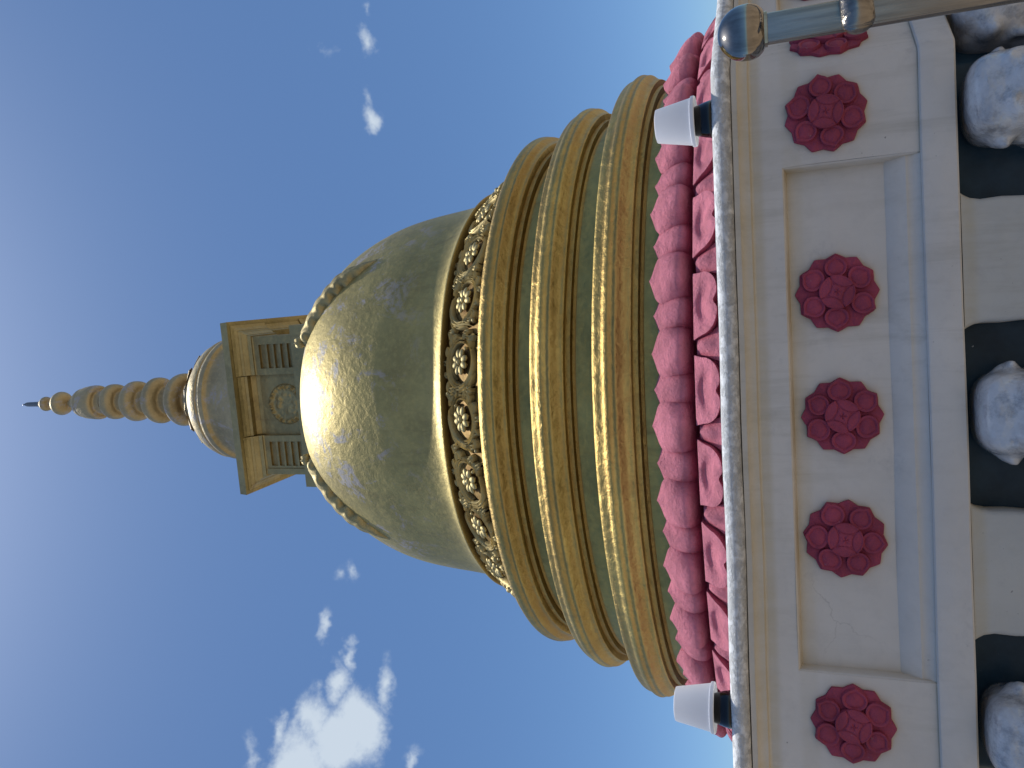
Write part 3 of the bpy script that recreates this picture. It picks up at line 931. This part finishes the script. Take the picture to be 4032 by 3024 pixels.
def put_elephant(k, s_, label, rot=0.0):
    M = Matrix.Translation(V(CX, CY, EYE)) @ Matrix.Rotation(k*pi/4, 4, 'Z') @ Matrix.Translation(V(s_, -AP+.03, -1.12)) @ Matrix.Rotation(rot, 4, 'Z')
    o = bpy.data.objects.new('elephant_statue', el_me)
    place(o, None, M)
    rm = o.modifiers.new('remesh', 'REMESH'); rm.mode = 'VOXEL'; rm.voxel_size = .008; rm.use_smooth_shade = True
    sm_ = o.modifiers.new('smooth', 'SMOOTH'); sm_.factor = .6; sm_.iterations = 10
    tag(o, label, 'statue', 'elephant statues in the pedestal niches')
    return o
ELZ = 0
put_elephant(0, .008, 'silver grey elephant head statue in the middle navy niche, below the central rosettes')
put_elephant(0, .785, 'silver grey elephant head statue in the navy corner niche beside the steel handrail', .12)
put_elephant(0, -.785, 'silver grey elephant head statue in the navy corner niche farthest from the handrail', -.05)
put_elephant(1, -.765, 'silver grey elephant head statue just round the pedestal corner, behind the steel handrail')

# ------------------------------------------------------------------ solar lamps on the pedestal rim
def lamp(x, y, label, rz):
    r = empty('rim_lamp', (x, y, EYE+.1655), rz)
    tag(r, label, 'lamp', 'white shaded lamps on the pedestal rim')
    M = W[r]
    b = MB(); b.lathe([(.020, .056), (.036, .054), (.040, .046), (.048, .018), (.051, .004), (.049, -.001)], 48)
    part('lamp_base', b.mesh('lamp_base', True, 35), M_black, r, M)
    s_ = MB(); s_.lathe([(.0, .1575), (.040, .157), (.0455, .1555), (.047, .152), (.0645, .058), (.0685, .057), (.0695, .053), (.0690, .047), (.066, .045), (.060, .049), (.0, .052)], 64, cap=False)
    part('lamp_shade', s_.mesh('lamp_shade', True, 35), M_shade, r, M)
lamp(.722, 2.222, 'white tapered lamp on black foot, on the pedestal rim near the steel handrail', .2)
lamp(-.930, 2.222, 'white tapered lamp on black foot, on the pedestal rim far from the steel handrail', 1.1)

# ------------------------------------------------------------------ steel handrail
PX, PY = .553, 1.30
rail = empty('handrail', (PX, PY, 0))
tag(rail, 'polished stainless steel handrail with round ball cap in front of the pedestal', 'handrail')
dirv = Vector((cos(radians(29)), sin(radians(29)), 0)); nv_ = Vector((dirv.y, -dirv.x, 0))
for q in (0, 1.25):
    p = Vector((PX, PY, 0))+dirv*q
    mb = MB(); mb.lathe([(.0230, .012), (.0238, .008), (.0238, -.5), (.0238, -1.44), (.045, -1.445), (.045, -1.4985)], 48, p.x, p.y)
    po = part('post', mb, M_steel, rail)
    mb = MB(); prof = []
    for i in range(15):
        a = pi/2*(1-i/14); prof.append((max(.0005, .0425*cos(a)), .042+.0430*sin(a)))
    prof += [(.0428, .036), (.0418, .030), (.0385, .022), (.032, .015), (.0268, .0125), (.0268, .008), (.0245, .008)]
    mb.lathe(prof, 64, p.x, p.y); part('ball_cap', mb, M_chrome, rail, angle=50)
mb = MB(); a = Vector((PX, PY, -.117))+nv_*.0485-dirv*.078; b = a+dirv*1.36
rr_ = .0225
pts = [a-dirv*.010, a-dirv*.0085, a-dirv*.004, a, a+dirv*.3, b-dirv*.01, b, b+dirv*.004, b+dirv*.01]
mb.sweep(pts, [.003, .014, .0205, rr_, rr_, rr_, rr_, .0205, .003], 48)
part('horizontal_rail', mb, M_chrome if False else M_steel, rail)

# ------------------------------------------------------------------ sky, sun
SUN_EL, SUN_AZ = radians(82), radians(-12)         # azimuth from +Y towards +X
world = bpy.data.worlds.new('World'); scene.world = world; world.use_nodes = True
nt = world.node_tree; N_ = nt.nodes; L_ = nt.links
bg = N_['Background']; bg.inputs['Strength'].default_value = .15
sky = N_.new('ShaderNodeTexSky'); sky.sky_type = 'NISHITA'; sky.sun_disc = False
sky.sun_elevation = SUN_EL; sky.sun_rotation = SUN_AZ; sky.altitude = 3500; sky.air_density = 1.0; sky.dust_density = 8; sky.ozone_density = 6
tc = N_.new('ShaderNodeTexCoord')
def vm(op, a, b=None, s_=None):
    n = N_.new('ShaderNodeVectorMath'); n.operation = op
    for i, x in enumerate((a, b)):
        if x is None: continue
        if isinstance(x, bpy.types.NodeSocket): L_.new(x, n.inputs[i])
        else: n.inputs[i].default_value = x
    if s_ is not None: n.inputs['Scale'].default_value = s_
    return n
def mm(op, a, b=0.0, c=None, clamp=False):
    n = N_.new('ShaderNodeMath'); n.operation = op; n.use_clamp = clamp
    for i, x in enumerate((a, b, c)):
        if x is None: continue
        if isinstance(x, bpy.types.NodeSocket): L_.new(x, n.inputs[i])
        else: n.inputs[i].default_value = x
    return n.outputs[0]
def wnoise(scale, detail, rough, out='Fac', dist=0.0, vec=None):
    n = N_.new('ShaderNodeTexNoise'); n.inputs['Scale'].default_value = scale; n.inputs['Detail'].default_value = detail
    n.inputs['Roughness'].default_value = rough; n.inputs['Distortion'].default_value = dist
    L_.new(vec or tc.outputs['Generated'], n.inputs['Vector']); return n.outputs[out]
warp = vm('SCALE', vm('SUBTRACT', wnoise(9, 5, .62, 'Color'), (.5, .5, .5)).outputs[0], s_=.085).outputs[0]
dirn = vm('ADD', tc.outputs['Generated'], warp).outputs[0]
# clouds: compass direction, elevation, half sizes (degrees), tilt, weight
CLOUDS = [(-29.51, 32.02, 3.58, 2.48, 0, 1.9),
          (-27.08, 28.86, 3.49, 2.47, 15, 2.0),
          (-27.93, 30.23, 3.14, 2.85, 0, 1.9),
          (-23.59, 27.39, 2.3, 1.04, 0, 1.2),
          (-25.85, 31.86, 2.18, 1.31, 0, 1.2),
          (-27.49, 33.81, 1.68, 0.84, 0, 1.0),
          (-23.63, 30.54, 1.96, 0.85, 0, 1.1),
          (-19.9, 31.81, 1.5, 0.47, 0, 0.8),
          (-21.14, 29.96, 1.4, 0.5, 0, 0.85),
          (-15.45, 31.16, 0.72, 0.52, 0, 0.5),
          (-15.2, 30.22, 1.12, 0.49, 0, 0.55),
          (-29.39, 35.17, 1.22, 0.59, 0, 0.6),
          (-28.4, 24.89, 1.01, 0.58, 0, 0.6),
          (26.94, 26.5, 1.24, 1.0, 0, 1.05),
          (22.19, 27.5, 1.0, 1.06, 0, 1.0),
          (26.64, 29.43, 0.88, 0.53, 0, 0.5),
          (23.83, 27.16, 0.74, 0.55, 0, 0.5),
          (29.27, 25.99, 0.62, 0.4, 0, 0.5),
          (-26.61, 20.78, 0.6, 0.36, 0, 0.3)]
field = None
for az, el, ha, hb, tl, wt in CLOUDS:
    a, e = radians(az), radians(el)
    c = Vector((sin(a)*cos(e), cos(a)*cos(e), sin(e)))
    t1 = Vector((cos(a), -sin(a), 0)); t2 = c.cross(t1); t2 = -t2 if t2.z < 0 else t2
    u = t1*cos(radians(tl))+t2*sin(radians(tl)); v = -t1*sin(radians(tl))+t2*cos(radians(tl))
    d = vm('SUBTRACT', dirn, tuple(c)).outputs[0]
    du = vm('DOT_PRODUCT', d, tuple(u/sin(radians(ha)))).outputs['Value']
    dv = vm('DOT_PRODUCT', d, tuple(v/sin(radians(hb)))).outputs['Value']
    r2 = mm('ADD', mm('MULTIPLY', du, du), mm('MULTIPLY', dv, dv))
    s_ = mm('MULTIPLY', mm('SUBTRACT', 1.0, mm('SQRT', r2)), wt)
    field = s_ if field is None else mm('MAXIMUM', field, s_)
fbm = wnoise(17, 9, .62, dist=.3)
fine = wnoise(48, 7, .65)
dens = mm('ADD', field, mm('MULTIPLY', mm('SUBTRACT', fbm, .50), 2.2))
dens = mm('ADD', dens, mm('MULTIPLY', mm('SUBTRACT', fine, .5), .9))
mr = N_.new('ShaderNodeMapRange'); mr.interpolation_type = 'SMOOTHSTEP'; mr.inputs[1].default_value = -.05; mr.inputs[2].default_value = 1.12
L_.new(dens, mr.inputs[0])
gate = N_.new('ShaderNodeMapRange'); gate.inputs[1].default_value = -.35; gate.inputs[2].default_value = .25; L_.new(field, gate.inputs[0])
mask = mm('MULTIPLY', mm('MULTIPLY', mr.outputs[0], gate.outputs[0]), .93)
mx = N_.new('ShaderNodeMix'); mx.data_type = 'RGBA'; L_.new(mask, mx.inputs[0])
tint = N_.new('ShaderNodeMix'); tint.data_type = 'RGBA'; tint.blend_type = 'MULTIPLY'; tint.inputs[0].default_value = 1
tint.inputs[7].default_value = (.89, 1.0, 1.01, 1)
L_.new(sky.outputs[0], tint.inputs[6])
sepz = N_.new('ShaderNodeSeparateXYZ'); L_.new(tc.outputs['Generated'], sepz.inputs[0])
hz = N_.new('ShaderNodeMapRange'); hz.interpolation_type = 'SMOOTHSTEP'; hz.inputs[1].default_value = .05; hz.inputs[2].default_value = .70; hz.inputs[3].default_value = .78; hz.inputs[4].default_value = 1.0
L_.new(sepz.outputs['Z'], hz.inputs[0])
sk = vm('SCALE', tint.outputs[2]).node if False else vm('SCALE', tint.outputs[2])
L_.new(hz.outputs[0], sk.inputs['Scale'])
sunv = Vector((sin(SUN_AZ)*cos(SUN_EL), cos(SUN_AZ)*cos(SUN_EL), sin(SUN_EL)))
ca = vm('DOT_PRODUCT', tc.outputs['Generated'], tuple(sunv)).outputs['Value']
glow = vm('SCALE', (1.0, 1.02, 1.12)); L_.new(mm('MULTIPLY', mm('POWER', mm('MAXIMUM', ca, 0.0), 13.0), 4.6), glow.inputs['Scale'])
L_.new(vm('ADD', sk.outputs[0], glow.outputs[0]).outputs[0], mx.inputs[6]); mx.inputs[7].default_value = (4.2, 4.8, 5.45, 1)
L_.new(mx.outputs[2], bg.inputs['Color'])

sun = bpy.data.lights.new('sun', 'SUN'); sun.energy = 3.9; sun.angle = radians(.53); sun.color = (1, .96, .89)
so = bpy.data.objects.new('sun', sun); COL.objects.link(so)
sd = Vector((sin(SUN_AZ)*cos(SUN_EL), cos(SUN_AZ)*cos(SUN_EL), sin(SUN_EL)))
so.matrix_basis = sd.to_track_quat('Z', 'Y').to_matrix().to_4x4(); so.location = (0, 0, 20)

# ------------------------------------------------------------------ camera (phone held sideways: rolled a quarter turn)
p, r = radians(19.5), radians(1.9)
F = Vector((0, cos(p), sin(p))); U0 = Vector((0, -sin(p), cos(p))); R0 = Vector((1, 0, 0))
Rc = R0*cos(r)-U0*sin(r); Uc = R0*sin(r)+U0*cos(r)
cam = bpy.data.cameras.new('camera'); cam.sensor_width = 36; cam.lens = 1661/2212*36; cam.clip_end = 3000; cam.clip_start = .05
co = bpy.data.objects.new('camera', cam); COL.objects.link(co)
co.matrix_basis = Matrix.Translation(V(0, 0, EYE)) @ Matrix((-Uc, Rc, -F)).transposed().to_4x4()
scene.camera = co

scene.view_settings.view_transform = 'Standard'; scene.view_settings.look = 'None'
scene.view_settings.exposure = 0; scene.view_settings.gamma = 1
scene.render.engine = 'CYCLES'
scene.cycles.use_denoising = True
